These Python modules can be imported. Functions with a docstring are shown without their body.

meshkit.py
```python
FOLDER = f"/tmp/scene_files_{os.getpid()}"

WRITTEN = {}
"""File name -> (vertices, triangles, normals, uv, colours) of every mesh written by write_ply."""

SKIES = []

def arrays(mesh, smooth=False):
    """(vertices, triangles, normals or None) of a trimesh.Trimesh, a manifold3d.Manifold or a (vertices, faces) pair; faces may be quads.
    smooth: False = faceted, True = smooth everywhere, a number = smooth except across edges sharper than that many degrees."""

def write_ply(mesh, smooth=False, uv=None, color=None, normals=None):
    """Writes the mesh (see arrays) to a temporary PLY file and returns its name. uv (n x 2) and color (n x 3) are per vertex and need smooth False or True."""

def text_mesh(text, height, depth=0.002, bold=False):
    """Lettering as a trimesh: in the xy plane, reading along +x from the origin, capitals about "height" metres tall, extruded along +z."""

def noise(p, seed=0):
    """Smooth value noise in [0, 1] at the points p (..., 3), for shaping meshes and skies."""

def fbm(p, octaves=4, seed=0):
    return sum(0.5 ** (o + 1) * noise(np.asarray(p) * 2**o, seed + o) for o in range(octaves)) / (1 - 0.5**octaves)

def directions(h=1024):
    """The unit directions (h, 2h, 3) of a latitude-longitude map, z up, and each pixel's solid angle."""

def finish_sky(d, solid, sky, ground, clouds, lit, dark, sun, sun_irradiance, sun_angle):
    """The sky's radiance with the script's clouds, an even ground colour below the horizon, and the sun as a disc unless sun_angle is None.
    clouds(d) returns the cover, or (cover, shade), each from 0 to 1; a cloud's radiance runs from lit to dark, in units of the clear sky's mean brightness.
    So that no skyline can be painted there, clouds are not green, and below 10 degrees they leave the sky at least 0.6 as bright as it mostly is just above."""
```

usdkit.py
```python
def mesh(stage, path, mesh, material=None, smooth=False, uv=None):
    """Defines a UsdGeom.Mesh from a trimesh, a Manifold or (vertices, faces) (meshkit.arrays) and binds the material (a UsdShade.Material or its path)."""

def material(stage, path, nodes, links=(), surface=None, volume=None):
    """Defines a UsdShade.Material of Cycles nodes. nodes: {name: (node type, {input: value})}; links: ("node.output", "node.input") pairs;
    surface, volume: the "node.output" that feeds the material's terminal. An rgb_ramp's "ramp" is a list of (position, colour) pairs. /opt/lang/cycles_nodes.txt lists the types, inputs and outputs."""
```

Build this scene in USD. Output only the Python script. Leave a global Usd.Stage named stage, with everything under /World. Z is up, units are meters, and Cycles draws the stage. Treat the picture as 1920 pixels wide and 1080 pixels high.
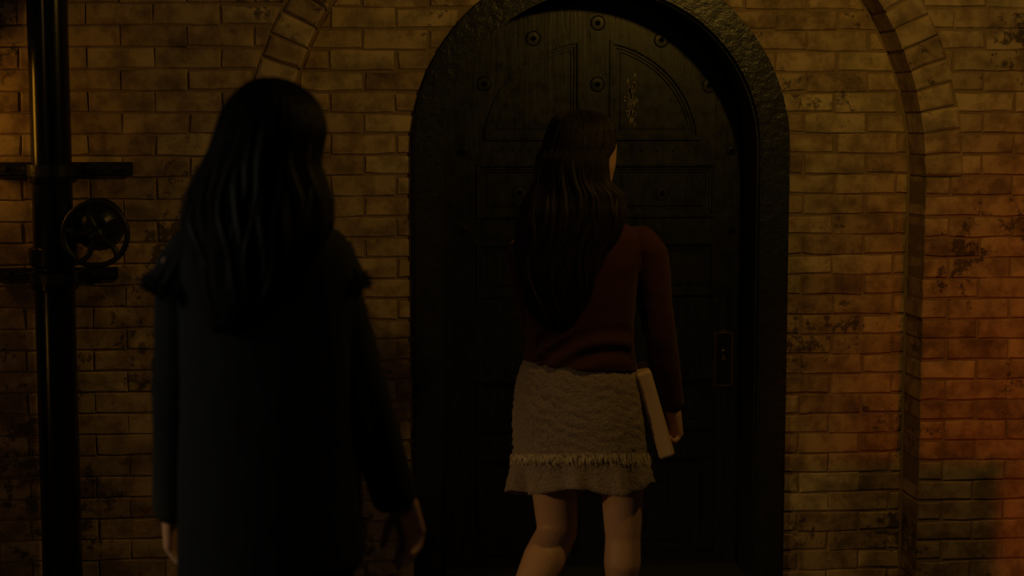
import math, random
import numpy as np, trimesh, usdkit, meshkit
import manifold3d as m3
from shapely.geometry import Polygon, Point, box as sbox
from shapely import affinity
from pxr import Usd, UsdGeom, UsdLux, UsdShade, Gf, Sdf, Vt

stage = Usd.Stage.CreateInMemory()
UsdGeom.SetStageUpAxis(stage, UsdGeom.Tokens.z)
UsdGeom.SetStageMetersPerUnit(stage, 1.0)
UsdGeom.Xform.Define(stage, '/World')
UsdGeom.Scope.Define(stage, '/World/Looks')
rng = np.random.default_rng(7)

# ------------------------------------------------------------------ camera
# x runs along the wall (0 = middle of the door), y into the wall (0 = back of the niche), z up
F, PITCH, YAW, DIST, HCAM, CAMX = 3147.0, -0.1008, 0.0926, 5.69, 1.62, -0.837
fw = np.array([math.sin(YAW) * math.cos(PITCH), math.cos(YAW) * math.cos(PITCH), math.sin(PITCH)])
rt = np.array([math.cos(YAW), -math.sin(YAW), 0.0])
up = np.cross(rt, fw)
EYE = np.array([CAMX, -DIST, HCAM])
cam = UsdGeom.Camera.Define(stage, '/World/camera')
cam.CreateHorizontalApertureAttr(36.0)
cam.CreateVerticalApertureAttr(36.0 * 1080 / 1920)
cam.CreateFocalLengthAttr(36.0 * F / 1920)
cam.CreateFStopAttr(2.0)
cam.CreateFocusDistanceAttr(5.55)
cam.CreateClippingRangeAttr(Gf.Vec2f(0.05, 200))
cam.CreateExposureAttr(0.0)
cam.AddTransformOp().Set(Gf.Matrix4d(*rt, 0, *up, 0, *(-fw), 0, *EYE, 1))

# ------------------------------------------------------------------ sky and lamps
dome = UsdLux.DomeLight.Define(stage, '/World/night_sky')
dome.CreateColorAttr(Gf.Vec3f(0.86, 0.86, 1.0)); dome.CreateIntensityAttr(0.0021)

def sphere_lamp(name, pos, radius, color, power, aim=None, cone=None, soft=0.5):
    l = UsdLux.SphereLight.Define(stage, '/World/' + name)
    l.CreateRadiusAttr(radius); l.CreateColorAttr(Gf.Vec3f(*color)); l.CreateNormalizeAttr(True); l.CreateIntensityAttr(power)
    if aim is None:
        l.AddTranslateOp().Set(Gf.Vec3d(*pos))
    else:
        d = np.subtract(aim, pos).astype(float); d /= np.linalg.norm(d)
        x = np.cross(d, [0, 0, 1.0]); x /= np.linalg.norm(x); y = np.cross(x, d)
        l.AddTransformOp().Set(Gf.Matrix4d(*x, 0, *y, 0, *(-d), 0, *map(float, pos), 1))
        s = UsdLux.ShapingAPI.Apply(l.GetPrim()); s.CreateShapingConeAngleAttr(cone); s.CreateShapingConeSoftnessAttr(soft)
    return l

# street lamp over the alley, high and a little right of the door
sphere_lamp('street_lamp_light', (0.58, -1.70, 2.47), 0.05, (1.0, 0.565, 0.08), 5.7)
# second street lamp, to the left behind the viewer
sphere_lamp('left_lamp_light', (-3.3, -5.2, 2.4), 0.07, (1.0, 0.54, 0.16), 2.2)
# low lamp further down the alley on the left
sphere_lamp('alley_lamp_light', (-3.9, -3.0, 1.6), 0.08, (1.0, 0.58, 0.17), 24.0, (-0.30, -0.9, 0.12), 13, 0.9)
# cool window glow from the left, behind the viewer
sphere_lamp('window_light', (-5.0, -2.9, 1.9), 0.25, (1.0, 0.97, 0.74), 19.0, (-1.2, -2.25, 1.05), 14, 0.8)
# low amber lamp by the alley floor on the left
sphere_lamp('low_lamp_light', (-3.4, -2.1, 0.62), 0.06, (1.0, 0.45, 0.05), 0.7)
# tall hooded wall lantern just left of the picture
wl = UsdLux.RectLight.Define(stage, '/World/wall_lamp_light')
wl.CreateWidthAttr(0.07); wl.CreateHeightAttr(0.30); wl.CreateColorAttr(Gf.Vec3f(1.0, 0.42, 0.03)); wl.CreateNormalizeAttr(True); wl.CreateIntensityAttr(0.18)
wl.AddTransformOp().Set(Gf.Matrix4d(0, -1, 0, 0, 0, 0, 1, 0, -1, 0, 0, 0, -2.30, -0.36, 1.63, 1))
# red shop light across the alley, throwing a pool on the right end of the wall
NEON = np.array([1.95, -6.2, 1.35])
sphere_lamp('red_lamp_light', NEON, 0.03, (1.0, 0.13, 0.001), 44.0, (2.04, -0.1, 0.62), 14, 0.9)

# ------------------------------------------------------------------ helpers
def px(x, y, Y):
    d = rt * (x - 960) + up * (540 - y) + fw * F
    return EYE + d * ((Y + DIST) / d[1])

used = {}
def numbered(path):
    n = used.get(path, -1) + 1
    used[path] = n
    return path if n == 0 else f'{path}_{n:03d}'

def tag(p, label=None, cat=None, group=None, kind=None):
    p = p.GetPrim() if hasattr(p, 'GetPrim') else p
    for k, v in (('label', label), ('category', cat), ('group', group), ('kind', kind)):
        if v:
            p.SetCustomDataByKey(k, v)
    return p

def obj(name, mesh, mat, parent='/World', smooth=False, **kw):
    path = numbered(f'{parent}/{name}')
    usdkit.mesh(stage, path, mesh, '/World/Looks/' + mat, smooth=smooth)
    tag(stage.GetPrimAtPath(path), **kw)
    return path

def thing(name, loc=(0, 0, 0), **kw):
    path = numbered('/World/' + name)
    x = UsdGeom.Xform.Define(stage, path)
    x.AddTranslateOp().Set(Gf.Vec3d(*map(float, loc)))
    tag(x, **kw)
    return path

def cat(*ms):
    return trimesh.util.concatenate([m for m in ms])

def box(x0, x1, y0, y1, z0, z1, c=0.0):
    if c <= 0:
        b = trimesh.creation.box((x1 - x0, y1 - y0, z1 - z0)); b.apply_translation(((x0 + x1) / 2, (y0 + y1) / 2, (z0 + z1) / 2)); return b
    pts = []
    for sx in (0, 1):
        for sy in (0, 1):
            for sz in (0, 1):
                for k in range(3):
                    q = [x0 if not sx else x1, y0 if not sy else y1, z0 if not sz else z1]
                    for j in range(3):
                        if j != k:
                            q[j] += c * (-1 if (sx, sy, sz)[j] else 1)
                    pts.append(q)
    return trimesh.convex.convex_hull(np.array(pts))

def cyl(p0, p1, r, r1=None, n=24, cap=True):
    """tapered cylinder between two points"""
    p0, p1 = np.array(p0, float), np.array(p1, float)
    r1 = r if r1 is None else r1
    return tube([p0, p1], [r, r1], n)

def tube(P, R, n=16, closed=False):
    """swept round tube through points P with radii R"""
    P = np.array(P, float); R = np.broadcast_to(R, len(P)).astype(float)
    m = len(P)
    if closed:
        T = np.roll(P, -1, 0) - np.roll(P, 1, 0)
    else:
        T = np.gradient(P, axis=0)
    T /= np.linalg.norm(T, axis=1, keepdims=True)
    a = np.array([0, 0, 1.0]) if abs(T[0][2]) < 0.9 else np.array([1.0, 0, 0])
    V = []
    u = np.cross(T[0], a); u /= np.linalg.norm(u)
    for i in range(m):
        u = u - T[i] * (u @ T[i]); u /= np.linalg.norm(u); w = np.cross(T[i], u)
        for k in range(n):
            t = 2 * math.pi * k / n
            V.append(P[i] + R[i] * (math.cos(t) * u + math.sin(t) * w))
    Fc = []
    for i in range(m if closed else m - 1):
        j = (i + 1) % m
        for k in range(n):
            a0, a1, b0, b1 = i * n + k, i * n + (k + 1) % n, j * n + k, j * n + (k + 1) % n
            Fc += [[a0, a1, b1], [a0, b1, b0]]
    if not closed:
        V += [P[0], P[-1]]; c0, c1 = m * n, m * n + 1
        for k in range(n):
            Fc += [[c0, (k + 1) % n, k], [c1, (m - 1) * n + k, (m - 1) * n + (k + 1) % n]]
    t = trimesh.Trimesh(np.array(V), np.array(Fc), process=False)
    if t.volume < 0: t.invert()
    return t

def lathe(profile, center, axis=(0, -1, 0), n=32):
    """profile: (radius, height along axis)"""
    prof = [(max(r, 1e-4), h) for r, h in profile]
    ax = np.array(axis, float); ax /= np.linalg.norm(ax)
    c = np.array(center, float)
    m = len(prof)
    a = np.array([0, 0, 1.0]) if abs(ax[2]) < 0.9 else np.array([1.0, 0, 0])
    u = np.cross(ax, a); u /= np.linalg.norm(u); w = np.cross(ax, u)
    V = [c + ax * h + r * (math.cos(2 * math.pi * k / n) * u + math.sin(2 * math.pi * k / n) * w) for r, h in prof for k in range(n)]
    Fc = []
    for i in range(m - 1):
        for k in range(n):
            a0, a1, b0, b1 = i * n + k, i * n + (k + 1) % n, (i + 1) * n + k, (i + 1) * n + (k + 1) % n
            Fc += [[a0, a1, b1], [a0, b1, b0]]
    Fc += [[0, (k + 1), k] for k in range(1, n - 1)] + [[(m - 1) * n, (m - 1) * n + k, (m - 1) * n + k + 1] for k in range(1, n - 1)]
    t = trimesh.Trimesh(np.array(V), np.array(Fc), process=False)
    if t.volume < 0: t.invert()
    return t

def prism(poly, y0, y1):
    """polygon in x,z extruded from y0 (front) to y1"""
    t = trimesh.creation.extrude_polygon(poly, y1 - y0, engine='earcut')
    v = t.vertices.copy()
    t.vertices = np.c_[v[:, 0], y1 - v[:, 2], v[:, 1]]
    if t.volume < 0: t.invert()
    return t

def bevel_prism(poly, y0, y1, c):
    """prism with a chamfered front edge: stacked loops"""
    inner = poly.buffer(-c, join_style=2)
    steps = 3
    parts = [prism(poly, y0 + c, y1)]
    for k in range(steps):
        a = c * (k + 1) / steps
        q = poly.buffer(-c * (1 - math.sqrt(max(0, 1 - ((k + 1) / steps) ** 2))), join_style=2)
        if not q.is_empty:
            parts.append(prism(q, y0 + c - a, y0 + c))
    return cat(*parts)

def man(t):
    v, f = np.asarray(t.vertices, np.float32), np.asarray(t.faces, np.uint32)
    return m3.Manifold(m3.Mesh(vert_properties=v, tri_verts=f))

def tri(m):
    q = m.to_mesh()
    return trimesh.Trimesh(np.array(q.vert_properties[:, :3], float), np.array(q.tri_verts), process=True)

# ------------------------------------------------------------------ materials
def M(name, nodes, links, surface='p.BSDF'):
    return usdkit.material(stage, '/World/Looks/' + name, nodes, links, surface=surface)

def simple(name, color, rough, spec=0.5, bump=None, metal=0.0, sheen=0.0, var=None, **extra):
    n = {'g': ('geometry', {}), 'p': ('principled_bsdf', dict(base_color=color, roughness=rough, specular_ior_level=spec, metallic=metal, sheen_weight=sheen, **extra))}
    l = []
    if bump:
        n['bn'] = ('noise_texture', dict(scale=bump[0], detail=4, roughness=0.6)); n['b'] = ('bump', dict(strength=bump[1], distance=bump[2]))
        l += [('g.position', 'bn.vector'), ('bn.fac', 'b.height'), ('b.normal', 'p.normal')]
    if var:
        n['vn'] = ('noise_texture', dict(scale=var[0], detail=5, roughness=0.6)); n['r'] = ('rgb_ramp', dict(ramp=[(0.3, color), (0.7, var[1])]))
        l += [('g.position', 'vn.vector'), ('vn.fac', 'r.fac'), ('r.color', 'p.base_color')]
    return M(name, n, l)

def brick_mat(name, c1, c2):
    n = {'g': ('geometry', {}),
         'n1': ('noise_texture', dict(scale=11, detail=6, roughness=0.62)),
         'r1': ('rgb_ramp', dict(ramp=[(0.34, tuple(0.62 * q for q in c1)), (0.46, c1), (0.56, c2), (0.66, tuple(1.12 * q for q in c2))])),
         # scattered dark chips where the paint has come off
         'n2': ('noise_texture', dict(scale=26, detail=5, roughness=0.7)),
         'n3': ('noise_texture', dict(scale=3.1, detail=2)),
         'm': ('math', dict(math_type='multiply')),
         'r2': ('rgb_ramp', dict(ramp=[(0.315, (0, 0, 0)), (0.375, (0.8, 0.8, 0.8))])),
         'x': ('mix_color', dict(b=(0.035, 0.028, 0.026))),
         'n4': ('noise_texture', dict(scale=70, detail=6, roughness=0.75)),
         'n5': ('noise_texture', dict(scale=18, detail=4)),
         'ad': ('math', dict(math_type='multiply_add', value2=0.5)),
         'b': ('bump', dict(strength=0.55, distance=0.006)),
         'p': ('principled_bsdf', dict(roughness=0.62, specular_ior_level=0.35))}
    l = [('g.position', k + '.vector') for k in ('n1', 'n2', 'n3', 'n4', 'n5')]
    l += [('n1.fac', 'r1.fac'), ('n2.fac', 'm.value1'), ('n3.fac', 'm.value2'), ('m.value', 'r2.fac'),
          ('r1.color', 'x.a'), ('r2.color', 'x.fac'), ('x.result', 'p.base_color'),
          ('n4.fac', 'ad.value1'), ('n5.fac', 'ad.value3'), ('ad.value', 'b.height'), ('b.normal', 'p.normal')]
    return M(name, n, l)

BR = [brick_mat('brick_ochre', (0.40, 0.27, 0.15), (0.56, 0.41, 0.24)),
      brick_mat('brick_tan', (0.36, 0.25, 0.14), (0.50, 0.37, 0.21)),
      brick_mat('brick_brown', (0.27, 0.18, 0.10), (0.43, 0.30, 0.17)),
      brick_mat('brick_buff', (0.45, 0.34, 0.19), (0.63, 0.48, 0.28))]
BN = ['brick_ochre', 'brick_tan', 'brick_brown', 'brick_buff']
simple('mortar', (0.30, 0.215, 0.125), 0.85, 0.2, bump=(60, 0.5, 0.004))
simple('black_paint', (0.020, 0.020, 0.018), 0.42, 0.5, bump=(55, 0.5, 0.004))
simple('rough_black_paint', (0.028, 0.030, 0.031), 0.34, 0.5, bump=(34, 0.6, 0.007), var=(20, (0.018, 0.018, 0.016)))
# worn door paint: grain, and a scuffed patch of rubbed paint
M('door_paint', {'g': ('geometry', {}), 'mp': ('mapping', dict(scale=(55, 40, 5))), 'n': ('noise_texture', dict(scale=1, detail=5, roughness=0.6)),
   'n2': ('noise_texture', dict(scale=24, detail=4, roughness=0.6)),
   'r': ('rgb_ramp', dict(ramp=[(0.3, (0.010, 0.011, 0.012)), (0.7, (0.025, 0.027, 0.029))])),
   'rr': ('rgb_ramp', dict(ramp=[(0.3, (0.26,) * 3), (0.75, (0.48,) * 3)])),
   'b': ('bump', dict(strength=0.35, distance=0.004)), 'p': ('principled_bsdf', dict(specular_ior_level=0.5))},
  [('g.position', 'mp.vector'), ('mp.vector', 'n.vector'), ('g.position', 'n2.vector'), ('n.fac', 'r.fac'), ('r.color', 'p.base_color'), ('n2.fac', 'rr.fac'), ('rr.color', 'p.roughness'), ('n.fac', 'b.height'), ('b.normal', 'p.normal')])
simple('scuffed_wood', (0.36, 0.28, 0.19), 0.5, 0.4, bump=(80, 0.6, 0.003), var=(40, (0.14, 0.11, 0.08)))
simple('iron', (0.012, 0.0125, 0.012), 0.36, 0.5, bump=(70, 0.35, 0.003))
simple('pipe_paint', (0.006, 0.0065, 0.006), 0.22, 0.5, bump=(30, 0.10, 0.003))
simple('wheel_iron', (0.013, 0.0125, 0.012), 0.40, 0.5, bump=(90, 0.3, 0.002))
simple('nut_black', (0.003, 0.003, 0.003), 0.8, 0.1)
simple('brass', (0.30, 0.18, 0.07), 0.35, 0.5, metal=0.8)
simple('asphalt', (0.035, 0.034, 0.033), 0.8, 0.3, bump=(120, 0.6, 0.01))
simple('steel_box', (0.08, 0.085, 0.08), 0.5, 0.4)
simple('skin', (0.50, 0.30, 0.21), 0.5, 0.35, bump=(160, 0.05, 0.001))
simple('eye_white', (0.7, 0.68, 0.65), 0.2)
simple('coat_wool', (0.019, 0.020, 0.021), 0.9, 0.12, bump=(240, 0.35, 0.003))
simple('coat_fringe', (0.012, 0.012, 0.012), 0.9, 0.15, sheen=0.1)
simple('burgundy_knit', (0.048, 0.012, 0.013), 0.8, 0.2, bump=(260, 0.35, 0.003), sheen=0.1)
simple('boucle', (0.37, 0.285, 0.25), 0.95, 0.1, bump=(150, 1.0, 0.010), var=(110, (0.26, 0.195, 0.155)), sheen=0.2)
simple('boucle_fringe', (0.5, 0.42, 0.32), 0.95, 0.1, sheen=0.2)
simple('cream_leather', (0.54, 0.38, 0.25), 0.5, 0.4, bump=(90, 0.15, 0.002))
simple('shoe_leather', (0.02, 0.018, 0.017), 0.35, 0.5)
simple('gold', (0.9, 0.6, 0.2), 0.2, 0.5, metal=1.0)
simple('black_hair', (0.010, 0.008, 0.007), 0.55, 0.14)
simple('dark_brown_hair', (0.014, 0.008, 0.006), 0.55, 0.25)

# ------------------------------------------------------------------ the brick walls
YF = -0.165          # front face of the wall; the niche behind it has its face at 0
NICHE_R, SPRING = 1.078, 1.424
COURSE, Z0 = 0.07, 1.9876
DR_O, DR_I, DZ = 0.650, 0.546, 1.512     # door frame: outer and inner radius, springing height
ARCH_BAND = 0.125

def disc(r, cx=0.0, cz=SPRING, n=64):
    return Point(cx, cz).buffer(r, quad_segs=n)
niche = disc(NICHE_R).union(sbox(-NICHE_R, -1, NICHE_R, SPRING))
arch_zone = disc(NICHE_R + ARCH_BAND).intersection(sbox(-3, SPRING, 3, 4)).union(niche)
frame_zone = disc(DR_O - 0.004, 0, DZ).union(sbox(-DR_O + 0.004, -1, DR_O - 0.004, DZ))

def loop_of(poly, seg):
    c = np.array(poly.exterior.coords)[:-1]
    if poly.exterior.is_ccw is False: c = c[::-1]
    out = []
    for i in range(len(c)):
        a, b = c[i], c[(i + 1) % len(c)]
        L = np.linalg.norm(b - a)
        if L < 0.004: continue
        k = max(1, int(round(L / seg)))
        out += [a + (b - a) * t / k for t in range(k)]
    return np.array(out)

def brick_mesh(poly, yface, depth, proud, jit=0.0016, cham=0.0030):
    """one worn brick: irregular outline, rounded arris, slightly uneven face (x,z outline; face towards -y)"""
    P = loop_of(poly.simplify(0.0015), 0.075)
    n = len(P)
    if n < 3: return None
    P = P + rng.normal(0, jit, P.shape)
    nx, pv = np.roll(P, -1, 0), np.roll(P, 1, 0)
    t = nx - pv; t /= np.maximum(np.linalg.norm(t, axis=1, keepdims=True), 1e-9)
    inn = np.c_[-t[:, 1], t[:, 0]]
    e1, e0 = nx - P, P - pv
    corner = np.abs(e0[:, 0] * e1[:, 1] - e0[:, 1] * e1[:, 0]) / (np.linalg.norm(e0, axis=1) * np.linalg.norm(e1, axis=1) + 1e-12)
    ch = cham * (1 + 0.35 * rng.random(n)) * np.where(corner > 0.5, 1.5, 1.0)
    Q = P + inn * ch[:, None]
    y = yface - proud
    tilt = rng.normal(0, 0.006, 2); c = P.mean(0)
    back = np.c_[P[:, 0], np.full(n, yface + depth), P[:, 1]]
    mid = np.c_[P[:, 0], y + 0.0045 + rng.normal(0, 0.0006, n), P[:, 1]]
    fr = np.c_[Q[:, 0], y + (Q - c) @ tilt + rng.normal(0, 0.0007, n), Q[:, 1]]
    V = np.vstack([back, mid, fr, [[c[0], y - 0.0012 + rng.normal(0, 0.0008), c[1]]]])
    Fc = []
    for k in range(n):
        j = (k + 1) % n
        Fc += [[k, j, n + j], [k, n + j, n + k], [n + k, n + j, 2 * n + j], [n + k, 2 * n + j, 2 * n + k], [2 * n + k, 2 * n + j, 3 * n]]
    return trimesh.Trimesh(V, np.array(Fc), process=False)

def lay(wall, region, yface, depth, x0, x1, phase, module, z_lo=-0.05, z_hi=2.62, joint=0.0038):
    spare = []
    i = -9
    while True:
        zt, zb = Z0 - COURSE * i, Z0 - COURSE * (i + 1)
        if zt < z_lo + 0.01: break
        if zb > z_hi: i += 1; continue
        off = phase + (module / 2 if i % 2 else 0)
        k0 = math.floor((x0 - off) / module) - 1
        for k in range(k0, k0 + int((x1 - x0) / module) + 4):
            j = rng.normal(0, 0.004, 2) * (1 if yface > -0.1 else 0.6)
            a, b = off + k * module + joint / 2 + j[0] * 0.5, off + (k + 1) * module - joint / 2 + j[0] * 0.5
            q = sbox(max(a, x0), max(zb + joint / 2, z_lo), min(b, x1), zt - joint / 2) if min(b, x1) > max(a, x0) + 0.01 else None
            if q is None: continue
            if not region.contains(q):
                q = q.intersection(region)
                if q.is_empty: continue
                if q.geom_type != 'Polygon':
                    q = max(getattr(q, 'geoms', [q]), key=lambda g: g.area)
                if q.geom_type != 'Polygon' or q.area < 0.0012: continue
                q = q.buffer(-0.0035, join_style=2)
                if q.is_empty or q.geom_type != 'Polygon': continue
            mt = BN[rng.choice(4, p=(0.36, 0.30, 0.16, 0.18))]
            m = brick_mesh(q, yface, depth, 0.0008 + abs(rng.normal(0, 0.0008)))
            if m is None: continue
            c = m.centroid
            if zb > 2.12 or c[0] < -2.28 or c[0] > 1.72:
                spare.append(m)
            else:
                obj('brick', m, mt, wall)
        i += 1
    if spare:
        obj('far_brick', cat(*spare), 'brick_ochre', wall, kind='stuff')

wall_l = thing('wall_left', kind='structure', label='ochre painted brick wall left of the door niche, behind the black pipe', cat='wall')
wall_r = thing('wall_right', kind='structure', label='ochre painted brick wall right of the door niche, lit red at the edge', cat='wall')
wall_b = thing('wall_back', kind='structure', label='recessed ochre brick wall directly around the black door frame', cat='wall')
XL, XR = -2.75, 2.3
full = sbox(XL, -0.1, XR, 2.66)
left_region = sbox(XL, -0.1, 0, 2.66).difference(arch_zone)
right_region = sbox(0, -0.1, XR, 2.66).difference(arch_zone)
back_region = niche.buffer(-0.003).difference(frame_zone).intersection(sbox(-2, -0.1, 2, 3))
ph_l = px(160, 28, YF)[0]; mod_l = px(412, 28, YF)[0] - ph_l; mod_l /= 2
ph_bl = px(740, 30, 0)[0]; ph_r = px(1791, 35, YF)[0]
lay(wall_l, left_region, YF, 0.17, XL, 0.0, ph_l, mod_l)
lay(wall_r, right_region, YF, 0.17, 0.0, XR, ph_r, 0.217)
lay(wall_b, back_region, 0.0, 0.03, -1.1, 1.1, ph_bl, 0.2165, z_hi=2.5)
MG = 0.0042
obj('mortar', cat(prism(left_region.buffer(-0.004), YF + MG, 0.17)), 'mortar', wall_l)
obj('mortar', cat(prism(right_region.buffer(-0.004), YF + MG, 0.17)), 'mortar', wall_r)
obj('mortar', prism(niche.buffer(0.02).difference(frame_zone.buffer(-0.03)).intersection(sbox(-2, -0.1, 2, 3)), MG, 0.17), 'mortar', wall_b)

# arch of header bricks round the niche
arch = thing('trim_1', kind='structure', label='arch of header bricks round the top of the door niche', cat='brick arch')
NV = 47
for k in range(NV):
    a0, a1 = math.pi * k / NV, math.pi * (k + 1) / NV
    g = 0.004 / NICHE_R
    ro = NICHE_R + ARCH_BAND + rng.normal(0, 0.006)
    pts = []
    for r, t in ((NICHE_R, a0 + g), (ro, a0 + g), (ro, a1 - g), (NICHE_R, a1 - g)):
        pts.append((r * math.cos(t), SPRING + r * math.sin(t)))
    obj('brick', brick_mesh(Polygon(pts), YF, 0.17, 0.003 + abs(rng.normal(0, 0.0015)), cham=0.006), BN[rng.choice(4, p=(0.4, 0.3, 0.1, 0.2))], arch)
ring = disc(NICHE_R + ARCH_BAND + 0.01).difference(disc(NICHE_R + 0.004)).intersection(sbox(-3, SPRING, 3, 4))
obj('mortar', prism(ring, YF + 0.005, 0.16), 'mortar', arch)

# ground
obj('floor', box(-4, 3.5, -7, 0.5, -0.1, 0.0), 'asphalt', kind='structure', label='dark asphalt alley ground', cat='ground')

# ------------------------------------------------------------------ the door
door = thing('door_1', kind='structure', label='black arched panelled wooden door in a thick black frame', cat='door')
YD = 0.235
def archshape(r, cx=0, cz=DZ, z0=0.0):
    return Point(cx, cz).buffer(r, quad_segs=40).intersection(sbox(-5, cz, 5, 9)).union(sbox(cx - r, z0, cx + r, cz))
fr = archshape(DR_O).difference(archshape(DR_I, z0=-1))
obj('door_frame', cat(bevel_prism(fr, -0.022, 0.285, 0.010)), 'rough_black_paint', door, smooth=40)
# inner bead of the frame
bead = archshape(DR_I + 0.001).difference(archshape(DR_I - 0.007, z0=-1))
obj('frame_bead', prism(bead, 0.005, 0.20), 'black_paint', door)

DC = px(1116, 300, YD)[0]      # middle of the leaf
leafR = DR_I - 0.002
def W(x, y): p = px(x, y, YD); return p[0], p[2]
def rect(x0, y0, x1, y1):
    a, b = W(x0, y0), W(x1, y1); return sbox(min(a[0], b[0]), min(a[1], b[1]), max(a[0], b[0]), max(a[1], b[1]))
def zpx(y): return W(1110, y)[1]
xl0, xl1, xr0, xr1 = W(897, 400)[0], W(1080, 400)[0], W(1149, 400)[0], W(1337, 400)[0]
openings = []
QR = abs(W(1152, 80)[1] - DZ); QR = math.hypot(W(1152, 80)[0], W(1152, 80)[1] - DZ)
zb = zpx(259)
quad_r = Point(0, DZ).buffer(QR, quad_segs=40).intersection(sbox(W(1147, 150)[0], zb, 2, 4))
quad_l = Point(0, DZ).buffer(QR, quad_segs=40).intersection(sbox(-2, zb, W(1085, 150)[0], 4))
openings += [quad_l, quad_r]
rows = [(309, 404), (457, 552), (712, 804), (857, 1032)]
for a, b in rows:
    openings += [sbox(xl0, zpx(b), xl1, zpx(a)), sbox(xr0, zpx(b), xr1, zpx(a))]
leaf = archshape(leafR)
for o in openings: leaf = leaf.difference(o)
obj('door_leaf', prism(leaf, YD, YD + 0.045), 'door_paint', door)
def inset_ring(o, a, b):
    return o.buffer(-a, join_style=2).difference(o.buffer(-b, join_style=2))
for o in openings:
    # raised outer moulding, a stepped cove and the field of the panel
    mo = cat(bevel_prism(inset_ring(o.buffer(0.008, join_style=2), 0, 0.014), YD - 0.010, YD + 0.02, 0.004),
             prism(inset_ring(o, 0.004, 0.016), YD + 0.002, YD + 0.02),
             prism(inset_ring(o, 0.014, 0.026), YD + 0.009, YD + 0.03))
    obj('panel_moulding', mo, 'door_paint', door)
    fld = cat(prism(o.buffer(-0.020, join_style=2), YD + 0.016, YD + 0.04))
    inner = o.buffer(-0.031, join_style=2)
    if not inner.is_empty:
        fld = cat(fld, bevel_prism(inner, YD + 0.009, YD + 0.03, 0.005))
    obj('panel', fld, 'door_paint', door)
# rosettes with a nut in the middle
for i, (x, y) in enumerate([(1000, 72), (1121, 43), (1240, 75), (1120, 158), (908, 157), (1330, 160), (1242, 362), (975, 362), (868, 283), (1371, 283), (868, 432), (1371, 432)]):
    p = px(x, y, YD); r = 0.027 if i < 8 else 0.018
    yy = YD + (0.009 if i in (6, 7) else 0)
    c = (p[0], yy, p[2])
    R = obj('rosette', lathe([(r, -0.004), (r, 0.002), (r - 0.003, 0.004), (r - 0.005, 0.0025), (0.010, 0.003), (0.001, 0.003)], c, n=28), 'door_paint', door, smooth=30)
    obj('nut', lathe([(0.009, 0.0), (0.009, 0.006), (0.006, 0.009), (0.001, 0.0095)], c, n=8), 'nut_black', R)
# rows of rivets along the rails
rv = []
for y in (283, 432):
    for k in range(-6, 13):
        x = 1112 + (k - 3) * 30
        if 905 < x < 1335: rv.append((x, y))
for y in (605, 631, 657, 684):
    for x in list(range(912, 1330, 24)): rv.append((x, y))
for x, y in rv:
    p = px(x, y, YD)
    obj('rivet', lathe([(0.0055, -0.002), (0.005, 0.0015), (0.0035, 0.0032), (0.0008, 0.004)], (p[0], YD, p[2]), n=7), 'iron', door, smooth=True)
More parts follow.
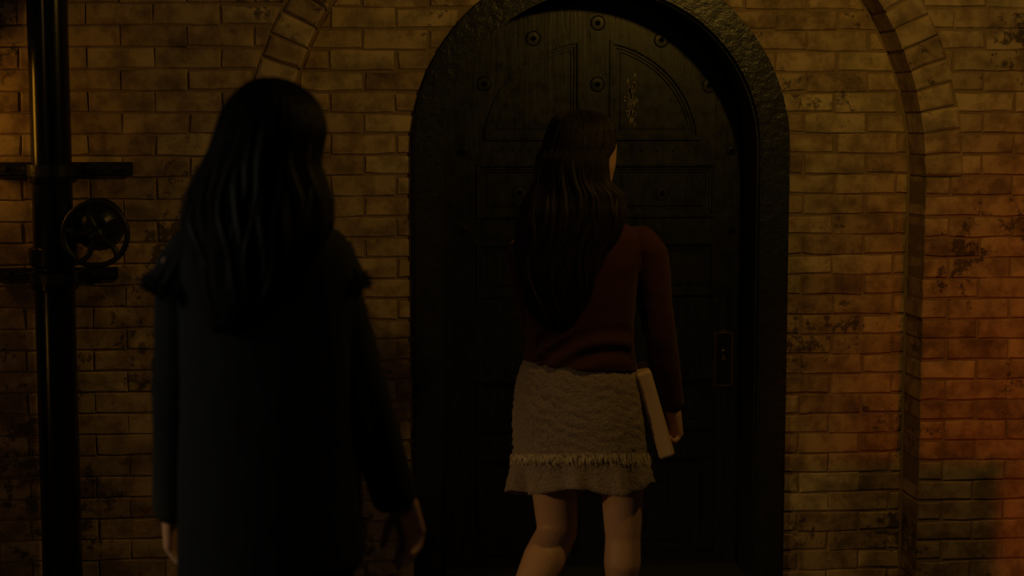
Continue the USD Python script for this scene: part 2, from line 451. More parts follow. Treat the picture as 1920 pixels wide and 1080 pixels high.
# tall lock plate on the right stile
a, b = W(1340, 624), W(1371, 722)
plate = sbox(a[0], b[1], b[0], a[1])
E_ = obj('lock_plate', cat(prism(plate, YD - 0.004, YD + 0.01)), 'iron', door, label='tall narrow lock plate with a thin brass rim')
obj('plate_rim', prism(plate.buffer(0.002).difference(plate.buffer(-0.0025)), YD - 0.008, YD), 'brass', E_)
cxp = (a[0] + b[0]) / 2
fin = Polygon([(cxp - 0.016, a[1]), (cxp + 0.016, a[1]), (cxp + 0.008, a[1] + 0.008), (cxp, a[1] + 0.016), (cxp - 0.008, a[1] + 0.008)])
obj('finial', prism(fin, YD - 0.006, YD), 'brass', E_)
kz = W(1353, 660)[1]
obj('keyhole_cover', lathe([(0.011, 0.002), (0.011, 0.008), (0.006, 0.010), (0.001, 0.0105)], (cxp, YD, kz), n=16), 'iron', E_)
obj('keyhole_drop', prism(Polygon([(cxp - 0.004, kz), (cxp + 0.004, kz), (cxp + 0.006, kz - 0.03), (cxp - 0.006, kz - 0.03)]), YD - 0.009, YD), 'brass', E_)
# scuff where the paint is rubbed off the upper right panel: thin worn flakes
r2 = np.random.default_rng(3)
fl = []
for k in range(46):
    x, y = 1183 + r2.normal(0, 5), 195 + r2.normal(0, 26)
    if y > 236 or y < 140: continue
    p = px(x, y, YD)
    w, h = 0.002 + 0.004 * r2.random(), 0.003 + 0.014 * r2.random()
    q = Polygon([(p[0] - w, p[2] - h * .3), (p[0] + w * .3, p[2] - h), (p[0] + w, p[2] + h * .4), (p[0] - w * .2, p[2] + h)])
    fl.append(prism(q, YD + 0.0084, YD + 0.012))
obj('paint_flake', cat(*fl), 'scuffed_wood', door, kind='stuff', label='pale scuffed paint on the upper right panel')
# wall behind the leaf
obj('wall_behind_door', box(-0.7, 0.7, 0.29, 0.33, 0, 2.3), 'mortar', kind='structure', label='dark wall closing the doorway behind the leaf', cat='wall')

# ------------------------------------------------------------------ the pipe, its clamps and the valve wheel
YP = -0.30
PX_, PR = px(88, 0, YP)[0], 0.0625
pipe = thing('drain_pipe', (0, 0, 0), label='thick black cast iron pipe running up the left edge of the brick wall', cat='pipe')
def Z(y, x=90, Y=YP): return px(x, y, Y)[2]
obj('pipe_tube', cyl((PX_, YP, 0.0), (PX_, YP, 2.62), PR, n=48), 'pipe_paint', pipe, smooth=40)
def collar(z0, z1, r):
    return lathe([(r - 0.012, z0), (r, z0 + 0.006), (r, z1 - 0.006), (r - 0.012, z1)], (PX_, YP, 0), (0, 0, 1), 48)
obj('collar', collar(Z(345), Z(312), PR + 0.012), 'pipe_paint', pipe, smooth=30)
obj('collar', collar(Z(500), Z(462), PR + 0.014), 'pipe_paint', pipe, smooth=30)
obj('collar', collar(Z(545), Z(506), PR + 0.010), 'pipe_paint', pipe, smooth=30)
for (yt, yb, xa, xb) in ((306, 332, -8, 248), (508, 531, -8, 216)):
    z1, z0 = Z(yt), Z(yb); xA, xB = px(xa, 320, -0.19)[0], px(xb, 320, -0.19)[0]
    cl = obj('wall_clamp', cat(box(xA, xB, -0.186, -0.166, z0, z1, 0.003)), 'iron', pipe)
    st = [(PX_ + (PR + 0.008) * math.cos(t), YP - (PR + 0.008) * math.sin(t)) for t in np.linspace(0, math.pi, 25)]
    st = [(PX_ + PR + 0.008, -0.2)] + st + [(PX_ - PR - 0.008, -0.2)]
    outer = Polygon(st).buffer(0.006).difference(Polygon(st))
    s = trimesh.creation.extrude_polygon(outer, (z1 - z0) * 0.8, engine='earcut'); s.apply_translation((0, 0, z0 + (z1 - z0) * 0.1))
    obj('strap', s, 'iron', cl, smooth=30)
    for xq in (xA + 0.03, PX_ - 0.1, PX_ + 0.1, xB - 0.04):
        obj('bolt', lathe([(0.011, 0), (0.011, 0.010), (0.008, 0.013), (0.001, 0.0135)], (xq, -0.186, (z0 + z1) / 2), n=6), 'iron', cl)
    obj('shelf_flange', box(xA, PX_ - 0.02, -0.194, -0.166, z0 - 0.008, z0, 0.002), 'iron', cl)
# branch, valve body and wheel (the wheel turns with the valve fixed to the pipe)
YW = -0.44
wc = px(180, 439, YW); zc = wc[2]
bx = wc[0]
val = obj('valve_body', cat(cyl((PX_, YP, zc), (bx + 0.03, YP, zc), 0.036), lathe([(0.001, -0.06), (0.05, -0.055), (0.080, -0.03), (0.084, 0.0), (0.070, 0.035), (0.05, 0.055), (0.034, 0.065), (0.030, 0.085), (0.001, 0.085)], (bx - 0.012, YP, zc + 0.022), n=32),
           lathe([(0.05, 0.0), (0.05, 0.014), (0.001, 0.014)], (PX_ + PR - 0.004, YP, zc), (1, 0, 0), 24)), 'iron', pipe, smooth=40)
obj('stem', cyl((bx, YP, zc), (bx, YW - 0.012, zc), 0.009), 'wheel_iron', pipe, smooth=40)
RW = 0.5 * np.linalg.norm(px(245, 439, YW) - px(115, 439, YW)) - 0.008
ringp = [(bx + RW * math.cos(t), YW - 0.012, zc + RW * math.sin(t)) for t in np.linspace(0, 2 * math.pi, 48, endpoint=False)]
wheel = obj('handwheel', tube(ringp, 0.0085, 12, closed=True), 'wheel_iron', pipe, smooth=True, label='round black valve handwheel beside the pipe')
obj('hub', lathe([(0.024, -0.014), (0.026, 0.0), (0.022, 0.014), (0.012, 0.02), (0.001, 0.021)], (bx, YW, zc), n=24), 'wheel_iron', wheel, smooth=30)
for k in range(5):
    t0 = math.radians(95 + 72 * k)
    pts, rad = [], []
    for s in np.linspace(0, 1, 9):
        r = 0.016 + (RW - 0.016) * s; t = t0 + 0.22 * math.sin(math.pi * s)
        pts.append((bx + r * math.cos(t), YW - 0.004 - 0.008 * s, zc + r * math.sin(t))); rad.append(0.011 - 0.003 * s)
    obj('spoke', tube(pts, rad, 10), 'wheel_iron', wheel, smooth=True)

# hood and back plate of the lantern beyond the left edge
lan = thing('wall_lantern', (0, 0, 0), label='hooded iron wall lantern left of the black pipe, lighting the bricks beside it', cat='lantern')
obj('hood', cat(box(-2.42, -2.07, -0.46, -0.165, 1.80, 1.815, 0.003), box(-2.36, -2.14, -0.42, -0.165, 1.815, 1.85, 0.006)), 'iron', lan)
obj('back_plate', box(-2.335, -2.315, -0.44, -0.165, 1.44, 1.80, 0.003), 'iron', lan)

# ------------------------------------------------------------------ steel cabinet on the near side of the alley, right of the picture: it throws the square shadow on the right wall
edge = px(1885, 960, YF); topz = px(1760, 863, YF)[2]
yb0 = -3.7
def toward(X, z, y):
    t = (y - YF) / (NEON[1] - YF); return X + (NEON[0] - X) * t, z + (NEON[2] - z) * t
bx1 = toward(edge[0], 0.3, yb0)[0]; bz = toward(0, topz, yb0)[1]
bxx0 = 0.62
sb = thing('utility_cabinet', (0, 0, 0), label='low grey steel cabinet standing across the alley from the wall, right of the picture', cat='cabinet')
obj('body', box(bxx0, bx1 - 0.01, yb0 - 0.45, yb0, 0.06, bz - 0.02, 0.006), 'steel_box', sb)
obj('lid', box(bxx0 - 0.01, bx1, yb0 - 0.46, yb0, bz - 0.02, bz, 0.004), 'steel_box', sb)
for xq in (bxx0 + 0.04, bx1 - 0.05):
    for yq in (yb0 - 0.41, yb0 - 0.04):
        obj('foot', cyl((xq, yq, 0), (xq, yq, 0.07), 0.02), 'steel_box', sb)

# ------------------------------------------------------------------ figures: tools
def sph(c, r, n=2):
    s = trimesh.creation.icosphere(subdivisions=n, radius=1.0)
    s.apply_scale(r if np.ndim(r) else (r, r, r)); s.apply_translation(c)
    return man(s)
def bone(a, b, ra, rb):
    n = 3 if max(ra, rb) > 0.03 else 2
    return m3.Manifold.batch_hull([sph(a, ra, n), sph(b, rb, n)])
def chain(P, R):
    return [bone(P[i], P[i + 1], R[i], R[i + 1]) for i in range(len(P) - 1)]
def union(ms):
    return m3.Manifold.batch_boolean(ms, m3.OpType.Add)
def soften(m, length, it=8):
    t = tri(m.simplify(0.0008).refine_to_length(length)); t.merge_vertices()
    v0 = t.vertices.copy()
    trimesh.smoothing.filter_taubin(t, 0.5, 0.53, iterations=it)
    d = t.vertices - v0; L = np.linalg.norm(d, axis=1, keepdims=True)
    t.vertices = v0 + d * np.minimum(1, 0.010 / np.maximum(L, 1e-9)) * (L < 0.03)
    return t
def place(m, c, ex, ey, ez):
    T = np.c_[ex, ey, ez, c]
    return m.transform(T)

def ring_loft(rings, n=40, k=2.0, cap=True):
    """rings: (centre, half width vector, half depth vector); returns a closed mesh"""
    V = []
    for c, u, w in rings:
        for j in range(n):
            t = 2 * math.pi * j / n
            cs, sn = math.cos(t), math.sin(t)
            V.append(np.array(c) + np.array(u) * np.sign(cs) * abs(cs) ** (2 / k) + np.array(w) * np.sign(sn) * abs(sn) ** (2 / k))
    m = len(rings); Fc = []
    for i in range(m - 1):
        for j in range(n):
            a0, a1, b0, b1 = i * n + j, i * n + (j + 1) % n, (i + 1) * n + j, (i + 1) * n + (j + 1) % n
            Fc += [[a0, a1, b1], [a0, b1, b0]]
    V += [np.mean(V[:n], 0), np.mean(V[(m - 1) * n:m * n], 0)]
    for j in range(n):
        Fc += [[m * n, (j + 1) % n, j], [m * n + 1, (m - 1) * n + j, (m - 1) * n + (j + 1) % n]]
    t = trimesh.Trimesh(np.array(V), np.array(Fc), process=False)
    if t.volume < 0: t.invert()
    return t

def smooth_rows(rows, sub=4):
    """rows of numbers -> finer rows through a smooth interpolation on the first column"""
    from scipy.interpolate import PchipInterpolator
    A = np.array(rows, float)
    y = np.linspace(A[0, 0], A[-1, 0], (len(A) - 1) * sub + 1)
    return np.c_[y, PchipInterpolator(A[:, 0], A[:, 1:])(y)]

def px_rings(rows, Y, sub=4):
    """rows: y, x left, x right, depth, forward offset (m) [, tilt in px: right end lower]"""
    A = smooth_rows([tuple(r) + (0,) * (6 - len(r)) for r in rows], sub)
    out = []
    for y, xl, xr, d, o, tl in A:
        a, b = px(xl, y - tl / 2, Y + o), px(xr, y + tl / 2, Y + o)
        out.append(((a + b) / 2, (b - a) / 2, np.array([0, d / 2, 0])))
    return out

def hand(wrist, direction, side, curl=0.35, size=1.0, flip=1):
    """palm and five fingers; direction = along the fingers, side = towards the thumb"""
    ey = np.array(direction, float); ey /= np.linalg.norm(ey)
    ex = np.array(side, float); ex -= ey * (ex @ ey); ex /= np.linalg.norm(ex)
    ez = np.cross(ex, ey) * flip
    S = size
    def P(x, y, z): return np.array(wrist) + S * (x * ex + y * ey + z * ez)
    ms = [m3.Manifold.batch_hull([sph(P(0.020, -0.005, 0), 0.017 * S), sph(P(-0.018, -0.005, 0), 0.016 * S), sph(P(0.030, 0.070, 0), 0.012 * S), sph(P(-0.028, 0.066, 0), 0.011 * S), sph(P(0.004, 0.080, 0.002), 0.012 * S), sph(P(0.026, 0.03, 0.006), 0.014 * S)])]
    for x, y, L, r, cf in ((0.030, 0.074, 0.072, 0.0088, 0.8), (0.0105, 0.081, 0.080, 0.0090, 1.0), (-0.0095, 0.079, 0.074, 0.0086, 1.15), (-0.0275, 0.070, 0.058, 0.0078, 1.3)):
        a = 0.25 * curl * cf; q = P(x, y, 0); pts = [q]
        for f, inc in ((0.45, 1.0), (0.31, 1.3), (0.24, 0.8)):
            a += curl * cf * inc * 0.8
            q = q + S * L * f * (math.cos(a) * ey + math.sin(a) * ez + 0.04 * np.sign(x) * ex)
            pts.append(q)
        ms += chain(pts, [r * S, r * S, r * 0.92 * S, r * 0.8 * S])
    t0 = P(0.022, 0.018, 0.004); d1 = (0.62 * ex + 0.72 * ey + 0.30 * ez); d2 = (0.30 * ex + 0.90 * ey + 0.38 * ez)
    t1 = t0 + S * 0.038 * d1; t2 = t1 + S * 0.032 * d2; t3 = t2 + S * 0.024 * d2
    ms += chain([t0, t1, t2, t3], [0.014 * S, 0.0115 * S, 0.0098 * S, 0.0082 * S])
    return union(ms)

def head(c, yaw, s=1.0, tilt=0.0):
    """skull, jaw, nose, lips, brow and ears; yaw turns the face from +y towards +x. c = middle of the skull. returns manifold and a placing function"""
    ey = np.array([math.sin(yaw) * math.cos(tilt), math.cos(yaw) * math.cos(tilt), math.sin(tilt)])
    ex = np.array([math.cos(yaw), -math.sin(yaw), 0]); ez = np.cross(ex, ey)
    def P(x, y, z): return np.array(c) + s * (x * ex + y * ey + z * ez)
    sk = place(sph((0, 0, 0), (0.073 * s, 0.093 * s, 0.088 * s), 3), P(0, -0.01, 0.02), ex, ey, ez)
    face = m3.Manifold.batch_hull([sph(P(0.038, 0.045, 0.02), 0.030 * s), sph(P(-0.038, 0.045, 0.02), 0.030 * s), sph(P(0.030, 0.055, -0.03), 0.026 * s), sph(P(-0.030, 0.055, -0.03), 0.026 * s),
                                   sph(P(0.012, 0.066, -0.088), 0.018 * s), sph(P(-0.012, 0.066, -0.088), 0.018 * s), sph(P(0.045, 0.0, -0.06), 0.014 * s), sph(P(-0.045, 0.0, -0.06), 0.014 * s), sph(P(0, 0.05, 0.05), 0.030 * s)])
    nose = m3.Manifold.batch_hull([sph(P(0, 0.082, 0.018), 0.006 * s), sph(P(0, 0.103, -0.024), 0.0085 * s), sph(P(0.013, 0.086, -0.028), 0.006 * s), sph(P(-0.013, 0.086, -0.028), 0.006 * s)])
    lips = union([place(sph((0, 0, 0), (0.022 * s, 0.009 * s, 0.006 * s)), P(0, 0.083, -0.050), ex, ey, ez), place(sph((0, 0, 0), (0.019 * s, 0.010 * s, 0.007 * s)), P(0, 0.082, -0.061), ex, ey, ez)])
    brow = bone(P(0.03, 0.074, 0.034), P(-0.03, 0.074, 0.034), 0.008 * s, 0.008 * s)
    ears = union([place(sph((0, 0, 0), (0.009 * s, 0.019 * s, 0.031 * s)), P(sx * 0.074, -0.005, -0.004), ex, ey, ez) for sx in (-1, 1)])
    return union([sk, face, nose, lips, brow, ears]), P

def hair_curves(path, rings, mat, count, seed, width=0.0016, t_range=(-math.pi, 0.0), wave=0.02, ends=0.25, grow=1.02):
    """strands that run down the lofted hair surface"""
    r = np.random.default_rng(seed)
    n = len(rings); pts, counts = [], []
    C = np.array([q[0] for q in rings]); U = np.array([q[1] for q in rings]); Wd = np.array([q[2] for q in rings])
    for k in range(count):
        t = r.uniform(*t_range); ph = r.uniform(0, 6.28); fr_ = r.uniform(5, 9); amp = wave * r.uniform(0.4, 1.3)
        e = n - 1 - int(ends * n * r.random() ** 1.5); b = int(0.12 * n * r.random())
        g = grow + r.normal(0, 0.010)
        loc = []
        for i in range(b, e + 1):
            s = i / n
            tt = t + amp * math.sin(fr_ * s * 2 + ph + 2 * t) * (0.3 + s) + 0.10 * math.sin(ph) * s * s
            loc.append(C[i] + g * (U[i] * math.cos(tt) + Wd[i] * math.sin(tt)))
        if len(loc) < 4: continue
        pts += loc; counts.append(len(loc))
    cv = UsdGeom.BasisCurves.Define(stage, numbered(path))
    cv.CreateTypeAttr('linear'); cv.CreateCurveVertexCountsAttr(counts)
    cv.CreatePointsAttr(Vt.Vec3fArray.FromNumpy(np.array(pts, np.float32)))
    wd = []
    for cnt in counts: wd += list(np.r_[np.full(cnt - 2, width), width * 0.6, width * 0.2])
    cv.CreateWidthsAttr(Vt.FloatArray.FromNumpy(np.array(wd, np.float32))); cv.SetWidthsInterpolation('vertex')
    UsdShade.MaterialBindingAPI.Apply(cv.GetPrim()).Bind(UsdShade.Material.Get(stage, '/World/Looks/' + mat))
    tag(cv, kind='stuff')

def groove(rings, n=120, amp=0.006, seed=1, freq=9, wav=3.0):
    """hair mass: loft with vertical lock-like grooves that wander sideways"""
    t = ring_loft(rings, n)
    m = len(rings); v = t.vertices.copy()
    for i in range(m):
        for j in range(n):
            a = 2 * math.pi * j / n
            s = i / m
            nz = meshkit.fbm(np.array([math.cos(a) * freq + 0.8 * math.sin(wav * 3 * s + a * 2), math.sin(a) * freq, s * wav]), 3, seed) - 0.5
            d = v[i * n + j] - rings[i][0]; L = np.linalg.norm(d)
            v[i * n + j] += d / max(L, 1e-6) * nz * 2 * amp * min(1, L / 0.05)
    return trimesh.Trimesh(v, t.faces, process=False)

def locks(rings, count, seed, t_range, wave=0.12, r0=0.010, spread=1.0):
    """thick wavy locks that follow the hair surface and end in points"""
    r = np.random.default_rng(seed); n = len(rings); out = []
    for k in range(count):
        t = t_range[0] + (t_range[1] - t_range[0]) * (k + r.random()) / count; ph = r.uniform(0, 6.28); fq = r.uniform(8, 13)
        b = int(n * r.uniform(0.04, 0.35)); e = n - 1 - int(n * 0.30 * r.random())
        P, R = [], []
        for i in range(b, e + 1):
            s = (i - b) / max(1, e - b); q = i / n
            tt = t + wave * math.sin(fq * q + ph) * (0.25 + q) 
            g = 0.972 + 0.06 * q * math.cos(fq * q + ph) * spread
            c, u, w = rings[i]
            P.append(np.array(c) + g * (np.array(u) * math.cos(tt) + np.array(w) * math.sin(tt)))
            R.append(max(0.0012, r0 * r_env(s)))
        tail = P[-1] - P[-2]
        for m in range(1, 4):
            P.append(P[-1] + tail * 0.9 + np.array([r.normal(0, 0.004), 0, 0])); R.append(R[-1] * 0.6)
        out.append(tube(P, R, 7))
    return cat(*out)

def r_env(s):
    return (0.12 + 0.88 * min(1, s * 3)) * (1 - 0.75 * s ** 3)

def wrinkle(t, amp, scale, seed=0, stretch=(1, 1, 1)):
    n = t.vertex_normals.copy(); v = t.vertices
    h = meshkit.fbm(v * np.array(stretch) * scale, 3, seed) - 0.5
    t.vertices = v + n * (h * 2 * amp)[:, None]
    return t

def leg_bones(hip, knee, ankle, toe_dir, thigh=0.078, kn=0.052, calf=0.054, ank=0.036):
    hip, knee, ankle = map(np.array, (hip, knee, ankle))
    c1 = knee + (ankle - knee) * 0.30 + np.array([0, -0.012, 0])
    td = np.array(toe_dir, float); td /= np.linalg.norm(td)
    heel = ankle + np.array([0, 0, -0.045]) - td * 0.03
    ball = ankle + td * 0.115 + np.array([0, 0, -0.070]); toe = ankle + td * 0.165 + np.array([0, 0, -0.075])
    mid = hip + (knee - hip) * 0.45
    return chain([hip, mid, knee + (hip - knee) * 0.08, knee - (hip - knee) * 0.04], [thigh, thigh * 0.92, kn * 1.06, kn]) + \
        chain([knee - (hip - knee) * 0.04, c1, knee + (ankle - knee) * 0.62, ankle], [kn, calf, calf * 0.78, ank]) + \
        [bone(ankle, heel, ank, 0.028), bone(ankle, ball, ank * 0.9, 0.026), bone(ball, toe, 0.026, 0.018), bone(heel, ball, 0.026, 0.026)]

def shoe(ankle, td, heel_h=0.06):
    td = np.array(td, float); td /= np.linalg.norm(td); sd = np.array([td[1], -td[0], 0]); a = np.array(ankle)
    g = a[2] - heel_h - 0.045
    heel = a - td * 0.035; heel[2] = a[2] - 0.05
    ball = a + td * 0.118; ball[2] = g + 0.0 + 0.028; toe = a + td * 0.185; toe[2] = g + 0.018
    body = union([m3.Manifold.batch_hull([sph(heel, 0.034), sph(ball, 0.032), sph(ball + sd * 0.016, 0.026), sph(ball - sd * 0.016, 0.026)]), m3.Manifold.batch_hull([sph(ball, 0.033), sph(ball + sd * 0.016, 0.026), sph(ball - sd * 0.016, 0.026), sph(toe, 0.017)])])
    t = soften(body, 0.012, 5)
    hp = heel + np.array([0, 0, -0.02]); hb = np.array([hp[0], hp[1], max(0.001, g)])
    return cat(t, cyl(hp, hb, 0.024, 0.011, 14))

# ------------------------------------------------------------------ woman by the door
Y2 = -0.85
w2 = thing('person', px(1090, 800, Y2) * (1, 1, 0), label='person in a burgundy jacket and short fluffy tan skirt facing the black door', cat='person')
O2 = px(1090, 800, Y2) * (1, 1, 0)
def part(parent, name, t, mat, O, smooth=True, **kw):
    t = t.copy() if hasattr(t, 'copy') else t
    t.apply_translation(-O)
    return obj(name, t, mat, parent, smooth=smooth, **kw)
def P2(x, y, o=0.0): return px(x, y, Y2 + o)
hm, HP2 = head(P2(1100, 288, 0.03), 0.95, 0.99)
sk = [hm, bone(P2(1098, 330, 0.0), P2(1095, 420, -0.01), 0.052, 0.056)]
sk += [man(ring_loft(px_rings([(400, 1050, 1140, 0.10, 0), (440, 1000, 1200, 0.15, 0), (520, 1000, 1185, 0.17, 0), (640, 1000, 1178, 0.16, 0), (720, 985, 1185, 0.19, 0), (800, 972, 1195, 0.21, 0), (880, 985, 1200, 0.20, 0.0), (905, 1000, 1190, 0.17, 0)], Y2, 2), 28))]
# arms: right one hanging and holding the clutch, left one bent forward
sR, eR, wR = P2(1212, 468, 0.0), P2(1238, 630, -0.01), P2(1262, 775, 0.06)
sL, eL, wL = P2(985, 470, 0.0), P2(1008, 615, 0.06), P2(1045, 640, 0.28)
sk += chain([sR, eR, wR], [0.048, 0.036, 0.024]) + chain([sL, eL, wL], [0.048, 0.036, 0.024])
sk += [hand(wR, P2(1268, 850, 0.075) - wR, np.array([-0.5, 0.9, 0]), 0.75, 0.92, 1), hand(wL, np.array([0.15, 0.95, 0.1]), np.array([0.6, 0, 0.8]), 0.3, 0.92)]
# legs: left one trailing (knee bent), right one straight
hipL, kneL, ankL = P2(1035, 850, 0.0), P2(1045, 990, 0.03), P2(955, 1230, -0.17)
hipR, kneR, ankR = P2(1165, 850, 0.0), P2(1168, 1000, 0.0), P2(1160, 1215, 0.02)
ankL[2] = 0.105 + 0.05; ankR[2] = 0.105
sk += leg_bones(hipL, kneL, ankL, (-0.05, 1, 0), 0.074, 0.058, 0.062) + leg_bones(hipR, kneR, ankR, (0.08, 1, 0), 0.068, 0.052, 0.055)
body2 = soften(union(sk), 0.009, 9)
part(w2, 'body', body2, 'skin', O2)
for sx in (-1, 1):
    e = trimesh.creation.icosphere(2, 0.0115); e.apply_translation(HP2(sx * 0.029, 0.072, 0.016)); part(w2, 'eye', e, 'eye_white', O2)
jr = px_rings([(404, 1060, 1138, 0.12, 0.0, 0), (424, 1015, 1182, 0.15, 0.0, 0), (445, 985, 1212, 0.18, 0.0, 0), (470, 974, 1218, 0.20, 0.0, 0), (520, 979, 1200, 0.215, 0.0, 0), (565, 985, 1192, 0.21, 0.0, 3),
               (610, 988, 1188, 0.20, 0.0, 8), (645, 986, 1190, 0.205, 0.0, 14), (684, 980, 1194, 0.225, 0.0, 21)], Y2, 6)
tor = ring_loft(jr, 64)
sl = union([man(tor)] + chain([P2(1200, 462, 0), P2(1214, 480, 0), eR, P2(1258, 752, 0.05)], [0.062, 0.061, 0.047, 0.038]) + chain([P2(1000, 464, 0), P2(986, 482, 0), eL, wL - (wL - eL) * 0.1], [0.060, 0.058, 0.046, 0.038]))
jk = soften(sl, 0.010, 5)
jk = wrinkle(jk, 0.004, 14, 5, (1, 1, 1.5))
# gathered folds above the hem
v = jk.vertices; zf = v[:, 2] - P2(1090, 650)[2]; xs = v[:, 0] - P2(1090, 650)[0]
fold = 0.010 * np.exp(-(zf / 0.055) ** 2) * np.sin((zf - 0.35 * xs + 0.9 * xs ** 2 * 3) * 95) * (np.abs(xs) < 0.14)
jk.vertices = v + jk.vertex_normals * fold[:, None]
part(w2, 'jacket', jk, 'burgundy_knit', O2)
# skirt in two tiers
sr = px_rings([(660, 996, 1178, 0.17, 0, 21), (676, 990, 1186, 0.19, 0, 21), (700, 975, 1199, 0.222, 0, 19), (730, 967, 1203, 0.235, 0, 16), (790, 961, 1210, 0.25, 0, 8), (840, 962, 1213, 0.25, 0, 4), (862, 963, 1216, 0.25, 0, 2), (874, 985, 1192, 0.20, 0, 2)], Y2, 8)
skt = ring_loft(sr, 110)
skt = wrinkle(skt, 0.006, 75, 3); skt = wrinkle(skt, 0.003, 160, 9)
skirt = part(w2, 'skirt', skt, 'boucle', O2, label='fluffy tan boucle skirt with a fringed ruffle hem')
# the ruffle: wavy flared shell
A_, n_ = [], 220
rowsR = np.linspace(0, 1, 12)
V, Fc = [], []
for s in rowsR:
    for j in range(n_):
        t = 2 * math.pi * j / n_
        xl, xr_, yy = 960 - 7 * s, 1220 + 15 * s, 850 + 74 * s
        yy += s * (6 * math.sin(5 * t + 0.6) - 26 * max(0, math.cos(t)) ** 6 - 4 * max(0, -math.cos(t)))
        w = 1 + s * (0.055 * math.sin(11 * t + 1.0) + 0.03 * math.sin(19 * t + 2.2))
        cx_, hw = (xl + xr_) / 2, (xr_ - xl) / 2 * w
        V.append(px(cx_ + hw * math.cos(t), yy, Y2 + (0.128 + 0.014 * s) * w * math.sin(t)))
for i in range(len(rowsR) - 1):
    for j in range(n_):
        a0, a1, b0, b1 = i * n_ + j, i * n_ + (j + 1) % n_, (i + 1) * n_ + j, (i + 1) * n_ + (j + 1) % n_
        Fc += [[a0, b1, a1], [a0, b0, b1]]
V = np.array(V); N_ = len(V)
cen = np.array([O2[0], O2[1], 0])
inn = V + (cen - V) * np.array([1, 1, 0]) / np.linalg.norm((cen - V)[:, :2], axis=1, keepdims=True) * 0.006
F2 = [[a + N_, c + N_, b + N_] for a, b, c in Fc]
last = (len(rowsR) - 1) * n_
Fe = []
for j in range(n_):
    j1 = (j + 1) % n_
    Fe += [[last + j, N_ + last + j, last + j1], [last + j1, N_ + last + j, N_ + last + j1], [j, j1, N_ + j], [j1, N_ + j1, N_ + j]]
rf = trimesh.Trimesh(np.vstack([V, inn]), np.array(Fc + F2 + Fe), process=False)
rf = wrinkle(rf, 0.004, 70, 4)
part(w2, 'ruffle', rf, 'boucle', O2)
# fringe threads at the edge of the upper tier and along the hem
r3 = np.random.default_rng(12); fr_ = []
for k in range(420):
    t = r3.uniform(-math.pi, 0.15)
    top = px(1090 + 132 * math.cos(t), 856 + r3.uniform(-5, 5), Y2 + 0.136 * math.sin(t))
    L = r3.uniform(0.010, 0.026); d = np.array([r3.normal(0, 0.25), r3.normal(-0.2, 0.15), -1]); d /= np.linalg.norm(d)
    fr_.append(tube([top, top + d * L * 0.5, top + d * L + np.array([r3.normal(0, 0.002), 0, 0])], [0.0017, 0.0015, 0.0008], 4))
part(w2, 'fringe', cat(*fr_), 'boucle_fringe', O2, kind='stuff')
# hair
hr2 = px_rings([(206, 1066, 1100, 0.05, 0.0), (211, 1052, 1122, 0.10, 0.0), (222, 1038, 1140, 0.15, 0.0), (245, 1027, 1152, 0.195, 0.0), (275, 1019, 1150, 0.215, -0.005), (300, 1008, 1138, 0.21, -0.02), (335, 1006, 1140, 0.19, -0.035), (370, 988, 1169, 0.17, -0.05),
                (400, 978, 1169, 0.15, -0.07), (435, 970, 1160, 0.13, -0.08), (475, 968, 1135, 0.11, -0.085), (520, 974, 1118, 0.095, -0.09), (560, 984, 1104, 0.075, -0.09), (595, 1002, 1088, 0.055, -0.09), (622, 1030, 1066, 0.02, -0.09)], Y2, 5)
hmesh = man(groove(hr2, 110, 0.007, 5))
fc = place(sph((0, 0, 0), (0.062, 0.07, 0.12), 3), HP2(0.0, 0.115, -0.035), np.array([math.cos(.95), -math.sin(.95), 0]), np.array([math.sin(.95), math.cos(.95), 0]), np.array([0, 0, 1.0]))
ht = cat(tri(hmesh - fc), locks(hr2, 26, 4, (-math.pi - 0.25, 0.1), 0.22, 0.012))
part(w2, 'hair', ht, 'dark_brown_hair', O2, smooth=50)
hair_curves(w2 + '/hair_strand', [(c - O2, u, w) for c, u, w in hr2], 'dark_brown_hair', 900, 21, 0.0018, (-math.pi - 0.3, 0.05), 0.16, 0.45, 1.03)
for an, td in ((ankL, (-0.05, 1, 0)), (ankR, (0.08, 1, 0))):
    part(w2, 'shoe', shoe(an, td, an[2] - 0.045 if an is ankR else 0.06), 'shoe_leather', O2)

# clutch held in her right hand against the hip
cl_c = P2(1224, 768, 0.03)
axis_l = P2(1246, 850, 0.03) - P2(1200, 690, 0.03); Lc = np.linalg.norm(axis_l); axis_l /= Lc
wide = np.array([0.10, 0.97, -0.03]); wide -= axis_l * (wide @ axis_l); wide /= np.linalg.norm(wide); thin = np.cross(axis_l, wide)
slab = m3.Manifold.batch_hull([sph((sx * (Lc / 2 - 0.012), sy * 0.075, sz * 0.012), 0.012) for sx in (-1, 1) for sy in (-1, 1) for sz in (-1, 1)])
flap = m3.Manifold.batch_hull([sph((-Lc / 2 + 0.012, sy * 0.070, -0.014), 0.007) for sy in (-1, 1)] + [sph((-Lc / 2 + 0.055, sy * 0.070, -0.022), 0.004) for sy in (-1, 1)])
clutch = thing('clutch_bag', cl_c, label='slim cream clutch bag held upright against the tan skirt', cat='bag')
def local(m):
    t = tri(m.transform(np.c_[axis_l, wide, thin, np.zeros(3)])); return t
obj('body', local(slab), 'cream_leather', clutch, smooth=40)
obj('flap', local(flap), 'cream_leather', clutch, smooth=40)

